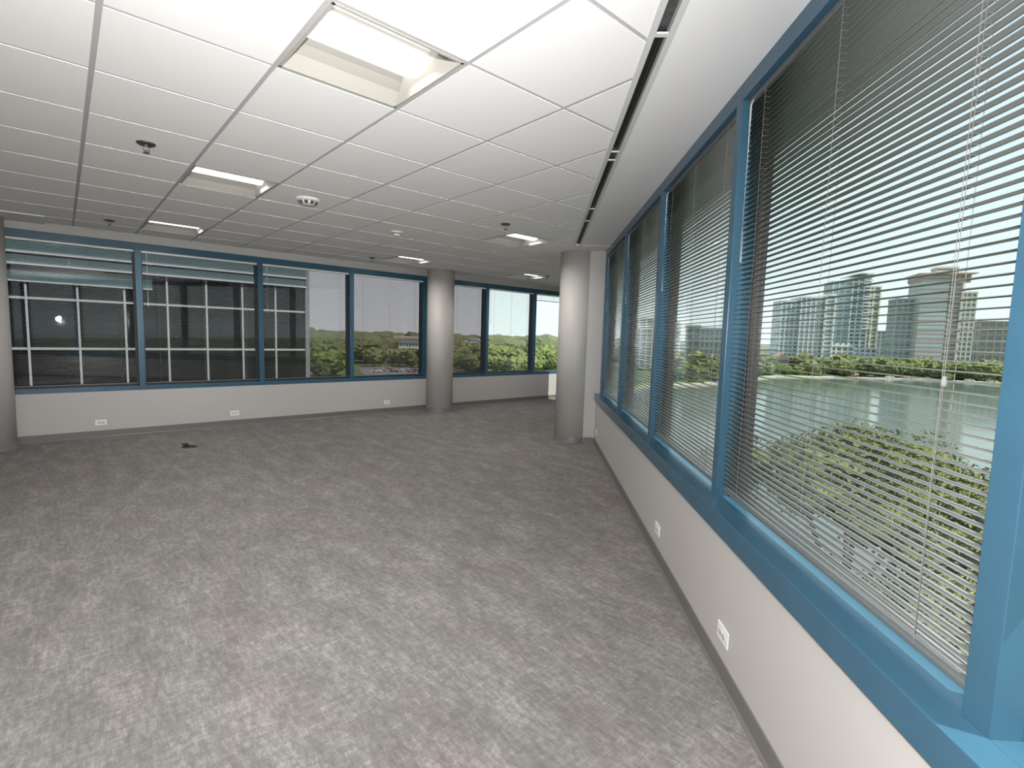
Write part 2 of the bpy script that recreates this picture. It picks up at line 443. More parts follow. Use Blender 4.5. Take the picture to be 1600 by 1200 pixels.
# ================================================================== outlets
def outlet(fr, l, n, z, label):
    e = empty('wall_outlet', fr @ T((l, n, z))); tag(e, label, 'outlet', 'wall outlets')
    MB().box(-.058, .058, -.0055, 0, -.036, .036).build('cover_plate', M_white, e, bevel=.002)
    for s in (-1, 1):
        m = MB(); c = s*.0195
        pts = [(c+.0165*math.cos(a_)*1.0, max(-.0135, min(.0135, .0175*math.sin(a_)))) for a_ in [2*PI*k/20 for k in range(20)]]
        b0 = [(x, -.0055, y) for x, y in pts]; b1 = [(x, -.0085, y) for x, y in pts]
        m.hexa(b0, b1); r_ = m.build('receptacle', mat('receptacle_grey', (.55, .55, .54), .4), e)
        k = MB()
        for dz in (-.006, .006): k.box(c-.005, c+.005, -.0090, -.0084, dz-.001, dz+.001)
        k.box(c+.008, c+.012, -.0090, -.0084, -.002, .002)
        k.build('socket_slots', M_black, r_)
    MB().lathe([(0, .0008), (.0025, .0005), (.003, 0)], 10).build('screw', M_chrome, e).matrix_local = Matrix.Translation((0, -.0056, 0)) @ Matrix.Rotation(PI/2, 4, 'X')
    return e
outlet(FL, .325, NW, -1.243, 'white wall outlet under the first full window, nearest the left edge')
outlet(FL, 1.855, NW, -1.243, 'white wall outlet under the second window, above the dark floor box')
outlet(FL, 4.31, NW, -1.243, 'white wall outlet just left of the middle column')
outlet(FR, -2.075, XW, -1.232, 'white outlet on the right wall nearest the camera')
outlet(FR, -3.24, XW, -1.225, 'middle white outlet on the right wall')
outlet(FR, -6.62, XW, -1.225, 'farthest white outlet on the right wall, beside the large column')

# ================================================================== troffers
def troffer(i, j, label):
    l0, l1, n0, n1 = Lk[i+iL0], Lk[i+1+iL0], Nk[j+jN0], Nk[j+1+jN0]
    L_, N_ = (l1-l0)/2-.013, (n1-n0)/2-.013
    e = empty('ceiling_light', FL @ T(((l0+l1)/2, (n0+n1)/2, HZ))); tag(e, label, 'ceiling light', 'recessed ceiling lights')
    m = MB(); R, D = .012, .075; a0, a1 = -N_*.36-.0, N_*.36
    # housing: rim, sloped enamel reflectors rising to the lens, closed ends
    def quad(*p): m.poly(p)
    lo, mid = 0.0, D
    m.hexa([(-L_, -N_, 0), (L_, -N_, 0), (L_, -N_+R, 0), (-L_, -N_+R, 0)], [(-L_, -N_, .02), (L_, -N_, .02), (L_, -N_+R, .02), (-L_, -N_+R, .02)])
    m.box(-L_, L_, N_-R, N_, 0, .02); m.box(-L_, -L_+R, -N_, N_, 0, .02); m.box(L_-R, L_, -N_, N_, 0, .02)
    for s in (-1, 1):
        ys = [s*(N_-R), s*N_*.75, s*N_*.55, s*N_*.36]; zs = [0.002, .045, .066, D]
        for k in range(3):
            q_ = [(-L_+R, ys[k], zs[k]), (L_-R, ys[k], zs[k]), (L_-R, ys[k+1], zs[k+1]), (-L_+R, ys[k+1], zs[k+1])]
            m.hexa(q_, [(a, b, c+.004) for a, b, c in q_])
        # end cheeks
        q_ = [(s*(L_-R), -N_+R, .002), (s*(L_-R), N_-R, .002), (s*(L_-.06), N_*.36, D), (s*(L_-.06), -N_*.36, D)]
        m.hexa(q_, [(a+s*.004, b, c) for a, b, c in q_])
    m.box(-L_, L_, -N_, N_, D+.012, D+.02)
    m.build('housing', M_troff, e)
    m = MB(); k_ = 10; P = []
    for l in (-L_+.02, L_-.02):
        P.append([m.bm.verts.new((l, -N_*.38+2*N_*.38*t/k_, D-.004-.030*math.sin(PI*t/k_))) for t in range(k_+1)])
    for t in range(k_): f = m.bm.faces.new((P[0][t], P[0][t+1], P[1][t+1], P[1][t])); f.smooth = True
    for q_ in P: 
        m.bm.faces.new(q_)
    m.poly([(-L_+.02, -N_*.38, D-.003), (L_-.02, -N_*.38, D-.003), (L_-.02, N_*.38, D-.003), (-L_+.02, N_*.38, D-.003)])
    m.build('diffuser', M_lens, e)
    ld = bpy.data.lights.new('troffer_lamp', 'AREA'); ld.shape = 'RECTANGLE'; ld.size = 2*L_-.10; ld.size_y = N_*.66; ld.energy = 16; ld.color = (1.0, .97, .91); ld.spread = math.radians(155)
    lo_ = bpy.data.objects.new('troffer_lamp', ld); COL.objects.link(lo_); lo_.parent = e; lo_.location = (0, 0, .034)
    return e
tl = ['nearest lit ceiling light, large at the top of the photo', 'second lit ceiling light of the left row, beside the round speaker grille', 'farthest lit ceiling light of the left row, near the window wall',
      'lit ceiling light right of centre, under a sprinkler', 'lit ceiling light left of the middle column', 'small far ceiling light between the middle and right columns',
      'ceiling light above the left edge of the room', 'ceiling light behind the left of the camera', 'ceiling light behind the camera', 'ceiling light in the back left of the room']
for (i, j), t_ in zip(LIGHTS, tl): troffer(i, j, t_)

# ================================================================== slot diffusers
def slot(fr_fn, s0, s1, bars, wd, label, darks):
    """fr_fn(s, t) -> world xy; s along, t across 0..wd"""
    p0 = fr_fn((s0+s1)/2, wd/2); e = empty('slot_diffuser', T((p0[0], p0[1], zc))); tag(e, label, 'air vent')
    off = Vector((p0[0], p0[1], 0))
    def pr(m, a, b, t0, t1, z0, z1):
        m.prism([tuple((Vector((*fr_fn(s, t), 0))-off)[:2]) for s, t in ((a, t0), (b, t0), (b, t1), (a, t1))], z0, z1)
    m = MB(); r0, r1 = wd*.27, wd*.74
    pr(m, s0, s1, .0, r0, -.004, .03); pr(m, s0, s1, r1, wd, -.004, .03)
    m.build('frame', M_wm, e, bevel=.001)
    for b0, b1 in bars:
        m = MB(); pr(m, b0, b1, r0, r1, -.003, .004); m.build('divider', M_wm, e)
    edges = [s0]+[x for b in bars for x in b]+[s1]
    for k in range(0, len(edges), 2):
        a, b = edges[k], edges[k+1]
        if b-a < .02: continue
        m = MB(); pr(m, a, b, r0, r1, .024, .03); 
        m.build('plenum_liner', M_black if darks[(k//2) % len(darks)] else M_slotg, e)
        # slim adjustable blade inside
        if darks[(k//2) % len(darks)]:
            m = MB(); pr(m, a, b, wd*.50, wd*.54, .006, .022); m.build('blade', mat('blade_grey', (.03, .03, .03), .4), e)
    return e
slot(lambda s, t: (slx(s)+t, s), YB, YE, [(-1.1, -1.08), (.45, .47), (2.042, 2.066), (3.262, 3.280), (3.410, 3.426), (4.665, 4.682), (5.135, 5.152)], SLW,
     'long dark slot air diffuser in the ceiling parallel to the right windows', [1, 1, 0, 1, 0, 1, 0, 1])
slot(lambda s, t: tuple(LN(s, 8.137+t)[:2]), -.05, 9.1, [(.55, .57), (1.62, 1.66), (3.2, 3.24), (4.4, 4.44), (5.3, 5.34), (6.3, 6.34), (7.7, 7.74)], .062,
     'thin dark slot diffuser running along the ceiling edge over the left windows', [0, 1, 0, 0, 1, 0, 1, 0])

# ================================================================== sprinklers, detectors
def sprinkler():
    e = empty('sprinkler_head', T((0, 0, 0)))
    MB().lathe([(0, -.001), (.022, -.001), (.028, -.007), (.045, -.010), (.052, -.004), (.053, .0), (0, .0)], 32).build('escutcheon', mat('sprinkler_dark', (.13, .13, .125), .3, metal=.8), e)
    m = MB(); m.lathe([(0, -.006), (.011, -.006), (.011, -.016), (.006, -.018), (0, -.018)], 16)
    for s in (-1, 1): m.tube([(s*.008, 0, -.014), (s*.016, 0, -.022), (s*.016, 0, -.036), (s*.007, 0, -.050)], .0026, 6)
    m.lathe([(0, -.046), (.008, -.046), (.006, -.056), (0, -.056)], 12); m.build('frame_arms', M_chrome, e)
    m = MB(); m.lathe([(0, -.018), (.0025, -.019), (.003, -.030), (.0025, -.045), (0, -.046)], 10); m.build('glass_bulb', mat('bulb_glass', (.35, .30, .27), .1), e)
    m = MB(); m.lathe([(0, -.056), (.013, -.056), (.013, -.058), (0, -.059)], 20)
    for k in range(10): a_ = 2*PI*k/10; m.tube([(.012*math.cos(a_), .012*math.sin(a_), -.057), (.018*math.cos(a_), .018*math.sin(a_), -.060)], .0018, 4)
    m.build('deflector', mat('sprinkler_dark'), e)
    return e
sp0 = sprinkler()
spots = [((.449, 4.069), 'sprinkler head on the ceiling left of the second ceiling light, largest in view'), ((.445, 7.30), 'small sprinkler head close to the left window wall'),
         ((3.479, 4.079), 'sprinkler head just above the ceiling light right of centre'), ((3.66, 7.46), 'small sprinkler head near the far wall left of the middle column'),
         ((6.90, 6.834), 'farthest sprinkler head, at the right end of the small far ceiling light')]
for k, ((l, n), lb) in enumerate(spots):
    o = sp0 if k == 0 else copy_tree(sp0)
    o.matrix_world = FL @ T((l, n, HZ)); tag(o, lb, 'sprinkler', 'ceiling sprinklers')
# round grille with a dark opening pattern
e = empty('ceiling_speaker', FL @ T((1.672, 4.66, HZ))); tag(e, 'round white ceiling speaker strobe with dark grille openings, centre of the ceiling', 'ceiling device')
MB().lathe([(0, 0), (.098, 0), (.100, -.006), (.092, -.016), (.080, -.020), (0, -.020)], 40).build('base', M_white, e, bevel=.001)
m = MB(); m.lathe([(0, -.020), (.078, -.020), (.070, -.040), (.050, -.052), (.026, -.057), (0, -.058)], 40); dm = m.build('dome', mat('dome_plastic', (.62, .62, .60), .3), e)
for k in range(9):
    a_ = 2*PI*k/9; m = MB(); c0, s0 = math.cos(a_), math.sin(a_)
    m.hexa([(c0*.060-s0*.012, s0*.060+c0*.012, -.050), (c0*.060+s0*.012, s0*.060-c0*.012, -.050), (c0*.082+s0*.014, s0*.082-c0*.014, -.028), (c0*.082-s0*.014, s0*.082+c0*.014, -.028)],
           [(c0*.055-s0*.012, s0*.055+c0*.012, -.044), (c0*.055+s0*.012, s0*.055-c0*.012, -.044), (c0*.075+s0*.014, s0*.075-c0*.014, -.022), (c0*.075-s0*.014, s0*.075+c0*.014, -.022)])
    m.build('vent', M_slotg, dm)
e = empty('smoke_detector', FL @ T((2.916, 5.333, HZ))); tag(e, 'small round white smoke detector on the ceiling, centre right', 'smoke detector')
MB().lathe([(0, 0), (.062, 0), (.062, -.010), (.056, -.014), (0, -.014)], 32).build('base', M_white, e)
MB().lathe([(0, -.014), (.048, -.014), (.046, -.022), (.040, -.040), (.028, -.048), (0, -.050)], 32).build('chamber', M_white, e)
MB().lathe([(.047, -.018), (.049, -.020), (.049, -.026), (.046, -.028)], 32).build('vent_ring', M_slotg, e)

# ================================================================== floor box with its dark lid left up
e = empty('floor_box', FL @ T((1.089, 7.00, -CZ)) @ Matrix.Rotation(.5, 4, 'Z')); tag(e, 'small dark floor box with open flap in the carpet near the left windows', 'floor box')
m = MB(); m.lathe([(.052, 0), (.085, 0), (.083, .005), (.056, .006), (.052, .0)], 28); m.build('flange', mat('floorbox_bronze', (.05, .042, .032), .4, metal=.5), e)
MB().lathe([(0, .001), (.054, .001), (.054, .003), (0, .003)], 24).build('cavity', M_black, e)
m = MB(); m.hexa([(-.040, .05, .006), (.040, .05, .006), (.034, .085, .030), (-.034, .085, .030)], [(-.040, .047, .009), (.040, .047, .009), (.034, .082, .034), (-.034, .082, .034)])
m.build('flap', mat('floorbox_bronze'), e, bevel=.001)
# ================================================================== OUTSIDE
GZ = -19.2+CZ        # ground level
WZ = -19.0+CZ        # lake surface
def AZ(az, d, z=0.): a = math.radians(az); return Vector((d*math.sin(a), d*math.cos(a), z))
M_ground = mat('ground_grass', (.095, .125, .040), .95, var=.35, vscale=.04)
M_path = mat('shore_path', (.45, .41, .33), .9, var=.15, vscale=.3)
M_asph = mat('asphalt', (.16, .16, .155), .9, var=.15, vscale=.2)
m = MB(); m.prism([(-3500, -600), (3500, -600), (3500, 5200), (-3500, 5200)], GZ-2, GZ)
g_ = m.build('ground', M_ground); struct(g_)
def water_mat():
    m = bpy.data.materials.new('lake_water'); m.use_nodes = True; t = m.node_tree; b = t.nodes['Principled BSDF']
    b.inputs['Base Color'].default_value = (.10, .135, .11, 1); b.inputs['Roughness'].default_value = .12; b.inputs['IOR'].default_value = 1.45
    b.inputs['Specular IOR Level'].default_value = .9
    tc = t.nodes.new('ShaderNodeTexCoord'); mp = t.nodes.new('ShaderNodeMapping'); mp.inputs['Scale'].default_value = (1, .6, 1)
    n = t.nodes.new('ShaderNodeTexNoise'); n.inputs['Scale'].default_value = .9; n.inputs['Detail'].default_value = 3
    bp = t.nodes.new('ShaderNodeBump'); bp.inputs['Strength'].default_value = .25; bp.inputs['Distance'].default_value = .03
    t.links.new(tc.outputs['Object'], mp.inputs[0]); t.links.new(mp.outputs[0], n.inputs['Vector']); t.links.new(n.outputs['Fac'], bp.inputs['Height']); t.links.new(bp.outputs[0], b.inputs['Normal'])
    return m
far = [(8, 150), (12, 205), (18.3, 236), (21.5, 272), (25, 322), (30, 352), (35, 378), (41, 397), (50, 430), (60, 450)]
near = [(75, 330), (88, 120), (80, 55), (62, 34), (30, 38), (10, 60)]
lk = [AZ(a, d) for a, d in far+near]
m = MB(); m.prism([(p.x, p.y) for p in lk], GZ-.5, WZ); wtr = m.build('lake', water_mat()); tag(wtr, 'wide green lake with reflections, seen through the right windows', 'lake')
# shore walk with a low retaining wall along the far bank
m = MB()
for (a0, d0), (a1, d1) in zip(far, far[1:]):
    p, q, r, s = AZ(a0, d0), AZ(a1, d1), AZ(a1, d1+6), AZ(a0, d0+6)
    m.prism([(p.x, p.y), (q.x, q.y), (r.x, r.y), (s.x, s.y)], GZ-.4, WZ+.7)
tag(m.build('shore_walk', M_path), 'pale walkway edging the far shore of the lake', 'walkway')
m = MB()
for (a0, d0), (a1, d1) in zip(far[:5], far[1:6]):
    p, q, r, s = AZ(a0, d0+6), AZ(a1, d1+6), AZ(a1, d1+20), AZ(a0, d0+20)
    m.prism([(p.x, p.y), (q.x, q.y), (r.x, r.y), (s.x, s.y)], GZ-.3, WZ+.6)
tag(m.build('lawn', mat('lawn_green', (.20, .30, .05), .95, var=.2, vscale=.2)), 'bright green lawn on the far lake bank, in front of the small pink house', 'lawn')

# ------------------------------------------------------------------ dark glass wing of the same building
Mw_glass = mat('wing_glass', (.006, .009, .009), .04, spec=.4)
Mw_teal = mat('wing_teal_panel', (.13, .215, .23), .35, var=.04, vscale=1)
Mw_white = mat('wing_white_trim', (.78, .82, .82), .45)
e = empty('office_wing', FL @ T((9.25, 26, GZ-CZ))); struct_wing = tag(e, 'dark glass office wing with white mullion grid, seen through the left windows', 'building')
b_ = -(GZ-CZ)
def wl(l): return l-9.25
m = MB(); m.box(wl(-30), wl(9.2), .12, 16, 0, b_+16); m.build('glass_wall', Mw_glass, e)
m = MB()
m.box(wl(-30), wl(9.2), -.05, .30, b_+2.15, b_+5.2); m.box(wl(-30), wl(2.9), 0.0, .30, b_+1.52, b_+2.15)
for k in (-2, -1): m.box(wl(-30), wl(9.2), .02, .3, b_+1.5+k*3.78-1.0, b_+1.5+k*3.78-.95)
m.build('spandrel_panel', Mw_teal, e)
m = MB(); m.box(wl(-30), wl(9.2), -.12, .25, b_+2.08, b_+2.17); m.box(wl(-30), wl(9.2), -.10, .25, b_+2.52, b_+2.60); m.box(wl(-30), wl(2.9), -.06, .1, b_+1.48, b_+1.53)
m.build('fascia_trim', Mw_white, e)
for k in range(14):
    z = .90-1.88*k+1.88*0
    if z < -17: break
    MB().box(wl(-30), wl(9.2), .03, .2, b_+z-.04, b_+z+.04).build('transom', Mw_white, e)
for k in range(26):
    l = 9.25-.04-1.45*k
    MB().box(wl(l-.035), wl(l+.035), .0, .2, 0, b_+(2.08 if l > 2.9 else 1.5)).build('mullion', Mw_white, e)
MB().box(wl(9.16), wl(9.36), -.02, 16, 0, b_+16).build('end_trim', mat('wing_end', (.36, .38, .38), .5), e)
m = MB(); m.box(wl(-30), wl(9.36), .0, 16, b_+5.2, b_+16.2); m.build('upper_floors', Mw_teal, e)
# the mass of our own building over and under this floor
M_shell = mat('facade_shell', (.10, .13, .14), .3, var=.05, vscale=.5)
shell = [(XF+.16, -30), (XF+.16, yc+.5), (LN(-30, 8.9).x, LN(-30, 8.9).y), (LN(-30, 8.9).x, -30)]
struct(MB().prism(shell, zc+.32, zc+14).build('upper_facade', M_shell))
struct(MB().prism([(XF+.16, -30), (XF+.16, yc+.3), (LN(-30, 8.38).x, LN(-30, 8.38).y), (LN(-30, 8.38).x, -30)], GZ-.5, -.13).build('lower_facade', M_shell))

# ------------------------------------------------------------------ towers
def tower(name, label, az, d, vols, group=None, cat='building', turn=0.):
    """vols: (x0,x1,y0,y1,z0,z1, wallmat, glassmat, floors, piers, partname)"""
    if az > 20 and turn == 0: turn = -20
    p = AZ(az, d, GZ); e = empty(name, T(p) @ Matrix.Rotation(-math.radians(az+turn), 4, 'Z')); tag(e, label, cat, group)
    for (x0, x1, y0, y1, z0, z1, wm, gm, fl, pr, nm) in vols:
        z0, z1 = z0-(GZ-CZ), z1-(GZ-CZ)
        MB().box(x0, x1, y0, y1, z0, z1).build(nm or 'wall', wm, e)
        if fl:
            fh = (z1-z0)/fl
            for k in range(fl):
                m = MB(); a, b = z0+fh*(k+.30), z0+fh*(k+.88); m.box(x0-.12, x1+.12, y0-.12, y1+.12, a, b); m.build('window', gm, e)
        if pr:
            wx, n = (x1-x0)/pr, pr
            for k in range(n+1):
                x = x0+wx*k; m = MB(); q = .13*wx
                m.box(x-q, x+q, y0-.35, y0+.1, z0, z1); m.build('pier', wm, e)
            ny = max(2, int((y1-y0)/wx))
            for k in range(ny+1):
                y = y0+(y1-y0)/ny*k; m = MB(); m.box(x1-.1, x1+.35, y-q, y+q, z0, z1)
                m.box(x0-.35, x0+.1, y-q, y+q, z0, z1); m.build('pier', wm, e)
        m = MB(); m.box(x0-.5, x1+.5, y0-.5, y1+.5, z1-.2, z1+.9); m.build('roof', wm, e)
    return e
Cg = mat('concrete_pale', (.66, .68, .69), .8); Cw = mat('concrete_white', (.80, .80, .78), .8); Cc = mat('stucco_cream', (.78, .71, .58), .8)
Cp = mat('stucco_pink', (.62, .44, .38), .8); Ct = mat('brown_grid', (.42, .37, .34), .8); Cgr = mat('grey_green_block', (.42, .46, .44), .8)
Gd = mat('glass_dark', (.15, .20, .21), .15); Gg = mat('glass_green', (.30, .42, .40), .15); Gl = mat('glass_pale', (.50, .58, .60), .2)
Gt = mat('glass_grey', (.20, .23, .24), .15)
W = lambda az0, az1, d: 2*d*math.tan(math.radians((az1-az0)/2))
# A: wide pale slab, two steps and a bright stair tower on the right
d = 430; k = d
tower('apartment_tower', 'pale grey slab tower, leftmost of the tall towers across the lake', 27.2, d, [
    (-17, -4.5, 0, 18, -18, .0725*k, Cg, Gd, 17, 4, None), (-4.5, 11.5, -2, 18, -18, .0790*k, Cg, Gt, 18, 5, None), (11.5, 17.4, -3, 16, -18, .083*k, Cw, Gt, 18, 1, None)])
# B: green glass tower with a curved crown, cream side on the right
d = 500; k = d
eB = tower('glass_tower', 'green glass tower with balconies and a curved roof, second of the tall towers', 31.1, d, [
    (-17, -4, 0, 20, -18, .1035*k, Cg, Gg, 22, 3, None), (-4, 8.5, -3, 22, -18, .1085*k, Cg, Gd, 23, 3, None), (8.5, 17.5, 1, 18, -18, .096*k, Cc, Gt, 20, 2, None)])
for q_ in range(18):
    z = 14+q_*2.55-(GZ-CZ); MB().box(4.5, 9.6, -5.2, -2.5, z, z+.9).build('balcony', Cw, eB)
m = MB()
for s_ in range(10):
    a0, a1 = s_/10, (s_+1)/10; zf = lambda a: .1085*k-(GZ-CZ)+1+2.6*math.sin(PI*(.15+.7*a))
    m.hexa([(-5+15*a0, -5, zf(a0)), (-5+15*a1, -5, zf(a1)), (-5+15*a1, 22, zf(a1)), (-5+15*a0, 22, zf(a0))], [(-5+15*a0, -5, zf(a0)+.9), (-5+15*a1, -5, zf(a1)+.9), (-5+15*a1, 22, zf(a1)+.9), (-5+15*a0, 22, zf(a0)+.9)])
m.build('curved_roof', Cg, eB)
# C: stepped tower with pink crown and cream right side
d = 450; k = d
eC = tower('stepped_tower', 'tallest stepped tower with pinkish crown and cream gridded side, right of the lake view', 37.0, d, [
    (-21, -11, 6, 22, -18, .0745*k, Cgr, Gt, 17, 3, None), (-10.5, 4.5, -2, 20, -18, .101*k, Cp, Gl, 21, 0, None), (-11.5, 5, -2.5, 20.5, .102*k, .110*k, Cp, Gt, 2, 0, 'crown'),
    (4.5, 12.5, 0, 20, -18, .098*k, Cp, Gd, 20, 2, None), (12.5, 20.5, -1, 17, -18, .083*k, Cc, Gt, 17, 3, None), (5, 16.5, 1, 18, .0985*k, .109*k, Cp, Gt, 2, 2, 'crown'),
    (-.5, 11, 4, 14, .110*k, .1215*k, Cc, Gt, 2, 0, 'penthouse')])
MB().box(-13, 19, -4, 22, .1105*k-(GZ-CZ), .1122*k-(GZ-CZ)).build('roof_overhang', Cp, eC)
# D: brown gridded office block at the right
tower('office_block', 'low brown office block with a square window grid, right of the tallest tower', 42.2, 520, [(-22, 26, 0, 26, -18, .0395*520, Ct, Gt, 8, 11, None)])
# small far building between B and C, and a cream podium with arches
tower('distant_block', 'small distant pale block between the second and third towers', 33.6, 700, [(-9, 0, 0, 16, -18, 17, Cgr, Gt, 8, 2, None), (1, 9, 2, 16, -18, 14, Cw, Gt, 7, 2, None)])
eP = tower('podium_building', 'white podium with pointed gables at the foot of the green glass tower', 29.9, 455, [(-4, 12, 0, 14, -18, -1.0, Cw, Gt, 5, 4, None), (16, 27, 0, 14, -18, -2.0, Cw, Gt, 5, 3, None)])
for x in (-3, 1, 5, 9):
    zt_ = -1-(GZ-CZ)+.6; m = MB(); m.hexa([(x-1.6, -.6, zt_), (x+1.6, -.6, zt_), (x+1.6, 2, zt_), (x-1.6, 2, zt_)], [(x-.1, -.6, zt_+2.6), (x+.1, -.6, zt_+2.6), (x+.1, 2, zt_+2.6), (x-.1, 2, zt_+2.6)]); m.build('gable', Cw, eP)
# small pink house on the shore
eH = tower('lake_house', 'small pink house with gabled roof on the far shore, below the leftmost tower', 25.5, 366, [(-4.2, 3.2, 0, 7, -19, -9.6, mat('house_pink', (.62, .50, .42), .8), Gt, 3, 0, None)])
h_ = -9.6-(GZ-CZ)+.6; m = MB()
m.hexa([(-4.9, -.8, h_), (3.9, -.8, h_), (3.9, 8, h_), (-4.9, 8, h_)], [(-.7, -.8, h_+3), (-.3, -.8, h_+3), (-.3, 8, h_+3), (-.7, 8, h_+3)]); m.build('gabled_roof', mat('roof_terracotta', (.38, .20, .13), .85), eH)
# mid-rise behind trees in the second window, white hotel slabs to its left
tower('midrise_block', 'grey green mid-rise with vertical bays behind trees, seen through the second right window', 18.2, 300, [(-10.5, -3, 2, 16, -18, .0245*300, Cgr, Gt, 7, 2, None), (-3, 9, 0, 16, -18, .0235*300, Cgr, Gt, 7, 5, None), (-11, -3.5, 0, 17, .0245*300, .0275*300, Cgr, Gt, 0, 0, 'crown')])
tower('white_hotel', 'white slab with dark square windows, behind the blind beside the large column', 12.0, 330, [(-14, 8, 0, 16, -18, .0205*330, Cw, Gt, 9, 6, None), (-9, 5, 3, 13, .0205*330, .040*330, Cc, Gd, 4, 3, 'crown')])
tower('white_slab', 'narrow white slab building in the far side of the second right window', 14.8, 345, [(-5.5, 4.5, 0, 16, -18, .034*345, Cw, Gt, 11, 2, None)])
# left view: white arcaded building, and small white buildings further right
eA = tower('arcaded_building', 'long white building with a row of dark arches, left of the middle column', -13.6, 620, [(-18, 34, 0, 20, -18, -7.0, Cw, Gt, 0, 0, None)])
for k in range(14):
    m = MB(); x = -15.5+3.6*k; pts = [(x-1.1, 3.6), (x+1.1, 3.6)]+[(x+1.1*math.cos(PI*t/6), 6.6+1.1*math.sin(PI*t/6)) for t in range(7)]
    m.hexa([(a, -.25, c) for a, c in pts], [(a, -.05, c) for a, c in pts]); m.build('arch', Gd, eA)
MB().box(-24, 38, -3, 24, -7.0-(GZ-CZ)+.6, -7.0-(GZ-CZ)+3.2).build('flat_roof', mat('roof_buff', (.52, .44, .36), .8), eA)
for az, d, w_, h in ((-8.6, 640, 9, 9), (-6.9, 760, 7, 11), (-6.0, 700, 6, 9.5), (-4.6, 820, 5, 12)):
    tower('white_building', 'small white building among distant trees, right of the middle column', az, d, [(-w_, w_, 0, 14, -18, h-19+2.0, Cw, Gt, 3, 0, None)], group='distant white buildings')
# parking area and kerbs in the left view
q_ = [AZ(-19, 235), AZ(-11, 225), AZ(-7, 235), AZ(-4, 262), AZ(-11, 285), AZ(-19.5, 278)]
tag(MB().prism([(v.x, v.y) for v in q_], GZ-.3, GZ+.06).build('car_park', M_asph), 'grey car park at the edge of the trees, seen low in the left windows', 'car park')
q_ = [AZ(-2.5, 190), AZ(3.5, 190), AZ(3.5, 232), AZ(-2.0, 240)]
tag(MB().prism([(v.x, v.y) for v in q_], GZ-.3, GZ+.08).build('paved_yard', M_path), 'pale paved yard low in the farthest left window', 'yard')
q_ = [AZ(-19.3, 281), AZ(-4, 266), AZ(-4, 270), AZ(-19.3, 286)]
tag(MB().prism([(v.x, v.y) for v in q_], GZ-.3, GZ+.5).build('brick_walk', mat('brick_red', (.33, .16, .12), .9, var=.2, vscale=.5)), 'reddish brick walk between the car park and the trees', 'walkway')

# ------------------------------------------------------------------ trees
def leaf_mat(name, c0, c1, sc=3.0):
    m = bpy.data.materials.new(name); m.use_nodes = True; t = m.node_tree; b = t.nodes['Principled BSDF']; b.inputs['Roughness'].default_value = .7; b.inputs['Specular IOR Level'].default_value = .25
    tc = t.nodes.new('ShaderNodeTexCoord'); n = t.nodes.new('ShaderNodeTexNoise'); n.inputs['Scale'].default_value = sc; n.inputs['Detail'].default_value = 7; n.inputs['Roughness'].default_value = .7
    oi = t.nodes.new('ShaderNodeObjectInfo'); ad = t.nodes.new('ShaderNodeMath'); ad.operation = 'MULTIPLY_ADD'; ad.inputs[1].default_value = .35
    cr = t.nodes.new('ShaderNodeValToRGB'); cr.color_ramp.elements[0].position = .42; cr.color_ramp.elements[1].position = .85
    cr.color_ramp.elements[0].color = (*c0, 1); cr.color_ramp.elements[1].color = (*c1, 1)
    L = t.links.new; v_ = t.nodes.new('ShaderNodeTexNoise'); v_.inputs['Scale'].default_value = sc*6; v_.inputs['Detail'].default_value = 3; bp = t.nodes.new('ShaderNodeBump'); bp.inputs['Strength'].default_value = 1; bp.inputs['Distance'].default_value = .35/sc
    L(tc.outputs['Object'], v_.inputs['Vector']); L(v_.outputs['Fac'], bp.inputs['Height']); L(bp.outputs[0], b.inputs['Normal'])
    L(tc.outputs['Object'], n.inputs['Vector']); L(oi.outputs['Random'], ad.inputs[0]); L(n.outputs['Fac'], ad.inputs[2]); L(ad.outputs[0], cr.inputs[0]); L(cr.outputs[0], b.inputs['Base Color'])
    return m
Lf = leaf_mat('foliage', (.055, .078, .020), (.18, .20, .060))
Lb = leaf_mat('foliage_bright', (.08, .12, .02), (.20, .26, .04))
Ld = leaf_mat('foliage_distant', (.065, .085, .035), (.165, .175, .075), .16)
Ln = leaf_mat('foliage_near', (.10, .12, .03), (.34, .35, .12))
M_bark = mat('bark', (.12, .09, .065), .9)
def blob(m, c, r, sub=2, amp=.35, sq=.8, seed=0., fr=1.6):
    g = bmesh.ops.create_icosphere(m.bm, subdivisions=sub, radius=1.0)
    for v in g['verts']:
        d = v.co.normalized(); k = 1+amp*noise.noise(d*fr+Vector((seed, 0, 0)))+amp*.6*noise.noise(d*fr*3.3+Vector((0, seed, 0)))
        v.co = Vector((d.x*r*k, d.y*r*k, d.z*r*sq*k))+Vector(c)
def crown_mesh(seed, n=9):
    random.seed(seed); m = MB(); blob(m, (0, 0, .50), .38, 3, .5, 1.0, seed*3.1, 2.4)
    for k in range(n):
        a = 2*PI*k/n+random.uniform(-.3, .3); rr = random.uniform(.20, .34)
        blob(m, (rr*math.cos(a), rr*math.sin(a), random.uniform(.22, .74)), random.uniform(.17, .27), 3, .6, .9, seed+k*1.7, 2.6)
    me = bpy.data.meshes.new('foliage'); m.bm.to_mesh(me); m.bm.free(); me.materials.append(Lf); return me
def trunk_mesh():
    m = MB(); m.tube([(0, 0, -.02), (.01, 0, .2), (0, .01, .45)], .03, 8); m.tube([(0, 0, .25), (.12, .05, .5)], .015, 6); m.tube([(0, 0, .28), (-.1, -.06, .52)], .015, 6)
    me = bpy.data.meshes.new('trunk'); bmesh.ops.recalc_face_normals(m.bm, faces=m.bm.faces); m.bm.to_mesh(me); m.bm.free(); me.materials.append(M_bark); return me
CR = [crown_mesh(s) for s in (1, 2, 3, 4)]; TR = trunk_mesh()
CRb = CR[0].copy(); CRb.materials.clear(); CRb.materials.append(Lb)
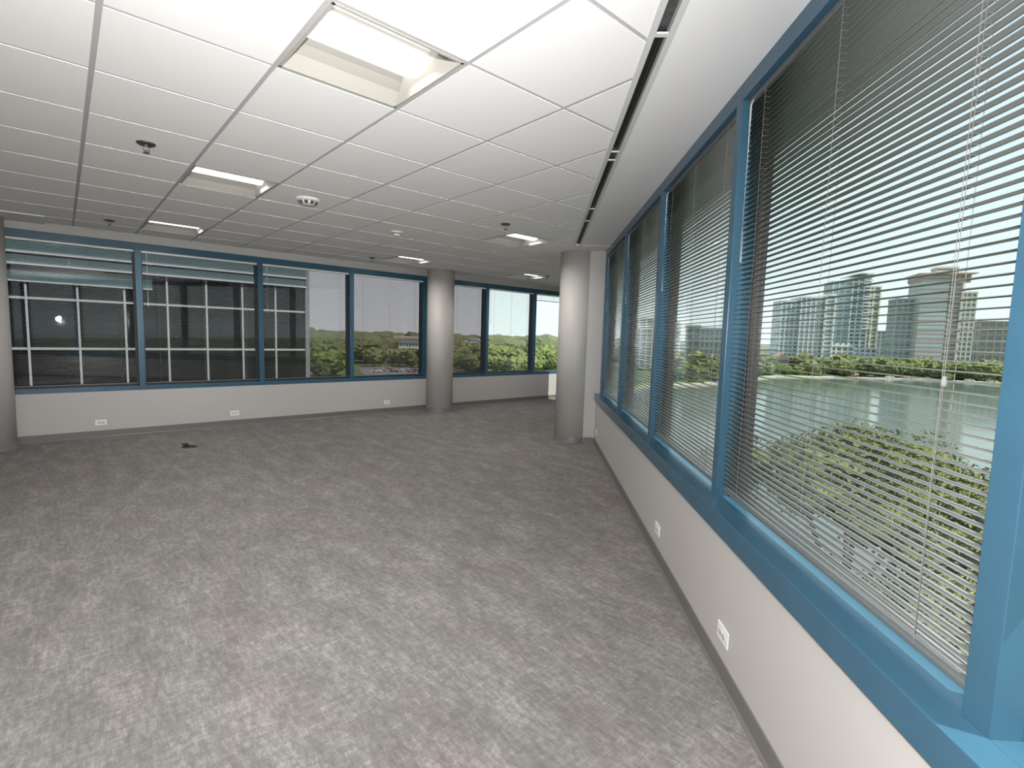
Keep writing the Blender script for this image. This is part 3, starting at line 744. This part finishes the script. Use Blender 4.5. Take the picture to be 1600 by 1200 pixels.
def tree(az, d, h, label, group=None, bright=False, wide=1.15, kind='shade_tree', pos=None):
    p = AZ(az, d, GZ) if pos is None else Vector(pos)
    e = empty(kind, T(p) @ Matrix.Rotation(random.uniform(0, 6.28), 4, 'Z') @ Matrix.Diagonal((h*wide, h*wide, h, 1))); tag(e, label, 'tree', group)
    for nm, me in (('foliage', CRb if bright else random.choice(CR)), ('trunk', TR)):
        o = bpy.data.objects.new(nm, me); COL.objects.link(o); o.parent = e
    return e
random.seed(21)
def below(az):
    return ('grey green mid-rise' if az < 24 else 'leftmost pale tower' if az < 29.2 else 'green glass tower' if az < 33.6 else 'tallest stepped tower' if az < 39.8 else 'brown office block')
def shore_d(az):
    for (a0, d0), (a1, d1) in zip(far, far[1:]):
        if a0 <= az <= a1: return d0+(d1-d0)*(az-a0)/(a1-a0)
    return far[0][1] if az < far[0][0] else far[-1][1]
az = 14.6
while az < 50:       # row along the water, lower at the left lawn
    d = shore_d(az)
    h = random.uniform(8.0, 11.0) if az < 24.5 else (random.uniform(9.5, 13.0) if az > 27.3 else random.uniform(6.0, 8.0))
    tree(az, d+random.uniform(14, 26), h, 'rounded green tree on the far lake shore below the '+below(az), 'trees along the far shore'); az += random.uniform(1.0, 1.5)*(250/d)
az = 15.5
while az < 50:
    d = shore_d(az); h = random.uniform(11, 15) if not 24.3 < az < 27 else 8.0
    tree(az, d+random.uniform(38, 48), h, 'taller tree behind the shore row, below the '+below(az), 'second row of shore trees'); az += random.uniform(1.2, 1.9)*(250/d)
tree(38.2, shore_d(38.2)+8, 5.0, 'small bright yellow-green tree at the water edge below the tallest tower', bright=True)
tree(-22.3, 232, 12.0, 'round bright green tree standing in front at the edge of the wing', bright=True, wide=1.3)
tree(-23.4, 222, 7.5, 'low blue-green tree just left of the round bright tree', wide=1.2)
placed = []; tries = 0
while len(placed) < 78 and tries < 9000:
    tries += 1
    az = random.uniform(-24, 4.5); d = random.uniform(290, 420); q_ = AZ(az, d)
    if any((q_-o_).length < 11.5 for o_ in placed): continue
    placed.append(q_); h_ = random.uniform(11, 15)
    if -17 < az < -10.5: h_ = min(h_, 19.2-.029*d)
    tree(az, d, h_, 'dense green woodland tree '+('between the dark wing and the arcaded building' if az < -17 else 'low in front of the white arcaded building' if az < -10 else 'seen right of the middle column'), 'trees of the near woods')
for k in range(13):
    tree(-8.6+k*1.0+random.uniform(-.3, .3), random.uniform(262, 288) if k < 6 else random.uniform(238, 262), random.uniform(8, 11), 'smaller tree at the near edge of the woods right of the middle column', 'woods edge trees')
# farther canopy nobody could count: one object
KEEP = [(AZ(-13.6, 620), 62), (AZ(-12, 615), 62), (AZ(42.2, 525), 60), (AZ(44, 545), 50), (AZ(33.6, 705), 40), (AZ(31, 505), 50), (AZ(-8.6, 640), 30), (AZ(-6.9, 760), 30), (AZ(-6.0, 700), 30), (AZ(-4.6, 820), 30)]
m = MB(); random.seed(5)
for k in range(620):
    az = random.uniform(-34, 16); d = 430*math.exp(random.random()*1.7); p = AZ(az, d, GZ)
    if -17 < az < -10 and d < 640: continue
    elif -9.5 < az < -4 and d < 840: h = 8
    else: h = random.uniform(10, 16)
    if any((Vector((p.x, p.y, 0))-Vector((b_.x, b_.y, 0))).length < rr for b_, rr in KEEP): continue
    r = h*1.0*(1+d/2200); blob(m, (p.x, p.y, GZ+h*.45), r, 2, .35, .55*h/r*1.6, k*.37, 1.8)
for k in range(170):
    az = random.uniform(16, 60); d = random.uniform(560, 1500); p = AZ(az, d, GZ); h = random.uniform(10, 14)
    if any((Vector((p.x, p.y, 0))-Vector((b_.x, b_.y, 0))).length < rr+14 for b_, rr in KEEP): continue
    blob(m, (p.x, p.y, GZ+h*.45), h*1.5, 2, .35, .5, k*.37, 1.8)
fo_ = m.build('distant_forest', Ld, recalc=False); tag(fo_, 'continuous forest canopy reaching to the horizon', 'forest', kind='stuff')

# ------------------------------------------------------------------ big live oaks right under the windows, with real leaf sprays
def near_tree(az, d, ztop, rx, ry, label, seed, n=15000):
    random.seed(seed); c = AZ(az, d, 0); e = empty('live_oak', T((c.x, c.y, GZ))); tag(e, label, 'tree')
    base = -GZ+CZ+ztop; hgt = base; m = MB(); B = []
    for k in range(52):
        a = random.uniform(0, 2*PI); q = math.sqrt(random.random())*.88; x, y = rx*q*math.cos(a), ry*q*math.sin(a)
        z = hgt-1.3-5.2*(q**2)+random.uniform(-.7, .5); B.append((Vector((x, y, z)), random.uniform(1.1, 2.0)))
    for k in range(n):
        c0, r0 = random.choice(B); dv = Vector((random.gauss(0, 1), random.gauss(0, 1), random.gauss(.35, 1))).normalized()
        p = c0+Vector((dv.x*r0, dv.y*r0, dv.z*r0*.62))*random.uniform(.72, 1.08)
        nrm = (dv+Vector((random.gauss(0, .6), random.gauss(0, .6), random.gauss(.5, .6)))).normalized(); q = nrm.to_track_quat('Z', 'Y')
        s = random.uniform(.06, .13); t_ = random.uniform(0, 6.28); ca, sa = math.cos(t_), math.sin(t_)
        def P(a, b, cc=0): return p+q @ Vector((a*ca-b*sa, a*sa+b*ca, cc))
        v = [m.bm.verts.new(P(*z)) for z in ((-s, 0), (-.2*s, -.45*s, .1*s), (s, 0), (-.2*s, .45*s, .1*s))]
        m.bm.faces.new(v)
    for c0, r0 in B: blob(m, c0-Vector((0, 0, .2)), r0*.70, 2, .4, .6, r0)
    m.build('foliage', Ln, e, recalc=False)
    m = MB(); m.tube([(0, 0, -.2), (.2, 0, hgt*.3), (0, .2, hgt*.5)], .45, 10)
    for c0, r0 in B[:14]: m.tube([(0, .2, hgt*.45), (c0.x*.5, c0.y*.5, hgt*.62), c0-Vector((0, 0, .5))], .10, 6)
    m.build('trunk', M_bark, e); return e
near_tree(32.5, 25.5, -2.6, 8.0, 6.6, 'large live oak canopy close below the nearest right window', 11, 26000)
near_tree(35.0, 12.8, -5.0, 4.7, 7.0, 'nearest live oak canopy, lowest in the nearest right window', 13, 20000)
near_tree(52.0, 22.0, -3.0, 7.0, 6.0, 'live oak canopy at the lower right of the nearest window, cut by the blue post', 12, 16000)

# ------------------------------------------------------------------ parked cars, a few pixels each
def car(col):
    e = empty('parked_car', T((0, 0, 0)))
    m = MB(); m.hexa([(-2.2, -.9, .35), (2.2, -.9, .35), (2.2, .9, .35), (-2.2, .9, .35)], [(-2.15, -.85, .95), (2.1, -.85, .85), (2.1, .85, .85), (-2.15, .85, .95)]); m.build('body', mat('car_paint_'+col[0], col[1], .25), e, bevel=.1)
    m = MB(); m.hexa([(-1.7, -.82, .92), (1.0, -.82, .88), (1.0, .82, .88), (-1.7, .82, .92)], [(-1.2, -.68, 1.45), (.35, -.68, 1.45), (.35, .68, 1.45), (-1.2, .68, 1.45)]); m.build('cabin', Gd, e, bevel=.05)
    for x in (-1.35, 1.35):
        for y in (-.8, .8):
            w_ = MB(); w_.lathe([(0, -.1), (.33, -.1), (.33, .1), (0, .1)], 14); o = w_.build('wheel', M_dark, e); o.matrix_local = T((x, y, .33)) @ Matrix.Rotation(PI/2, 4, 'X')
    return e
random.seed(9)
cols = [('white', (.75, .75, .74)), ('silver', (.45, .46, .47)), ('red', (.35, .05, .04)), ('black', (.03, .03, .035))]
protos = [car(c_) for c_ in cols]
for k in range(18):
    p_ = protos[k] if k < 4 else copy_tree(protos[k % 4])
    c_ = cols[k % 4][0]
    if k < 10: v_ = AZ(-17.6+k*.62, 252+(k % 3)*9); z_ = GZ+.06; lb = c_+' car parked in the car park beyond the left windows'; g_n = 'cars in the car park'
    else:
        a_ = 31.5+(k-10)*1.35; v_ = AZ(a_, shore_d(a_)+3.2); z_ = WZ+.7; lb = c_+' car on the far lake shore in front of the trees'; g_n = 'cars along the far shore'
    p_.matrix_world = T((v_.x, v_.y, z_)) @ Matrix.Rotation(random.uniform(-.4, .4)+(0 if k < 10 else -.6), 4, 'Z'); tag(p_, lb, 'car', g_n)
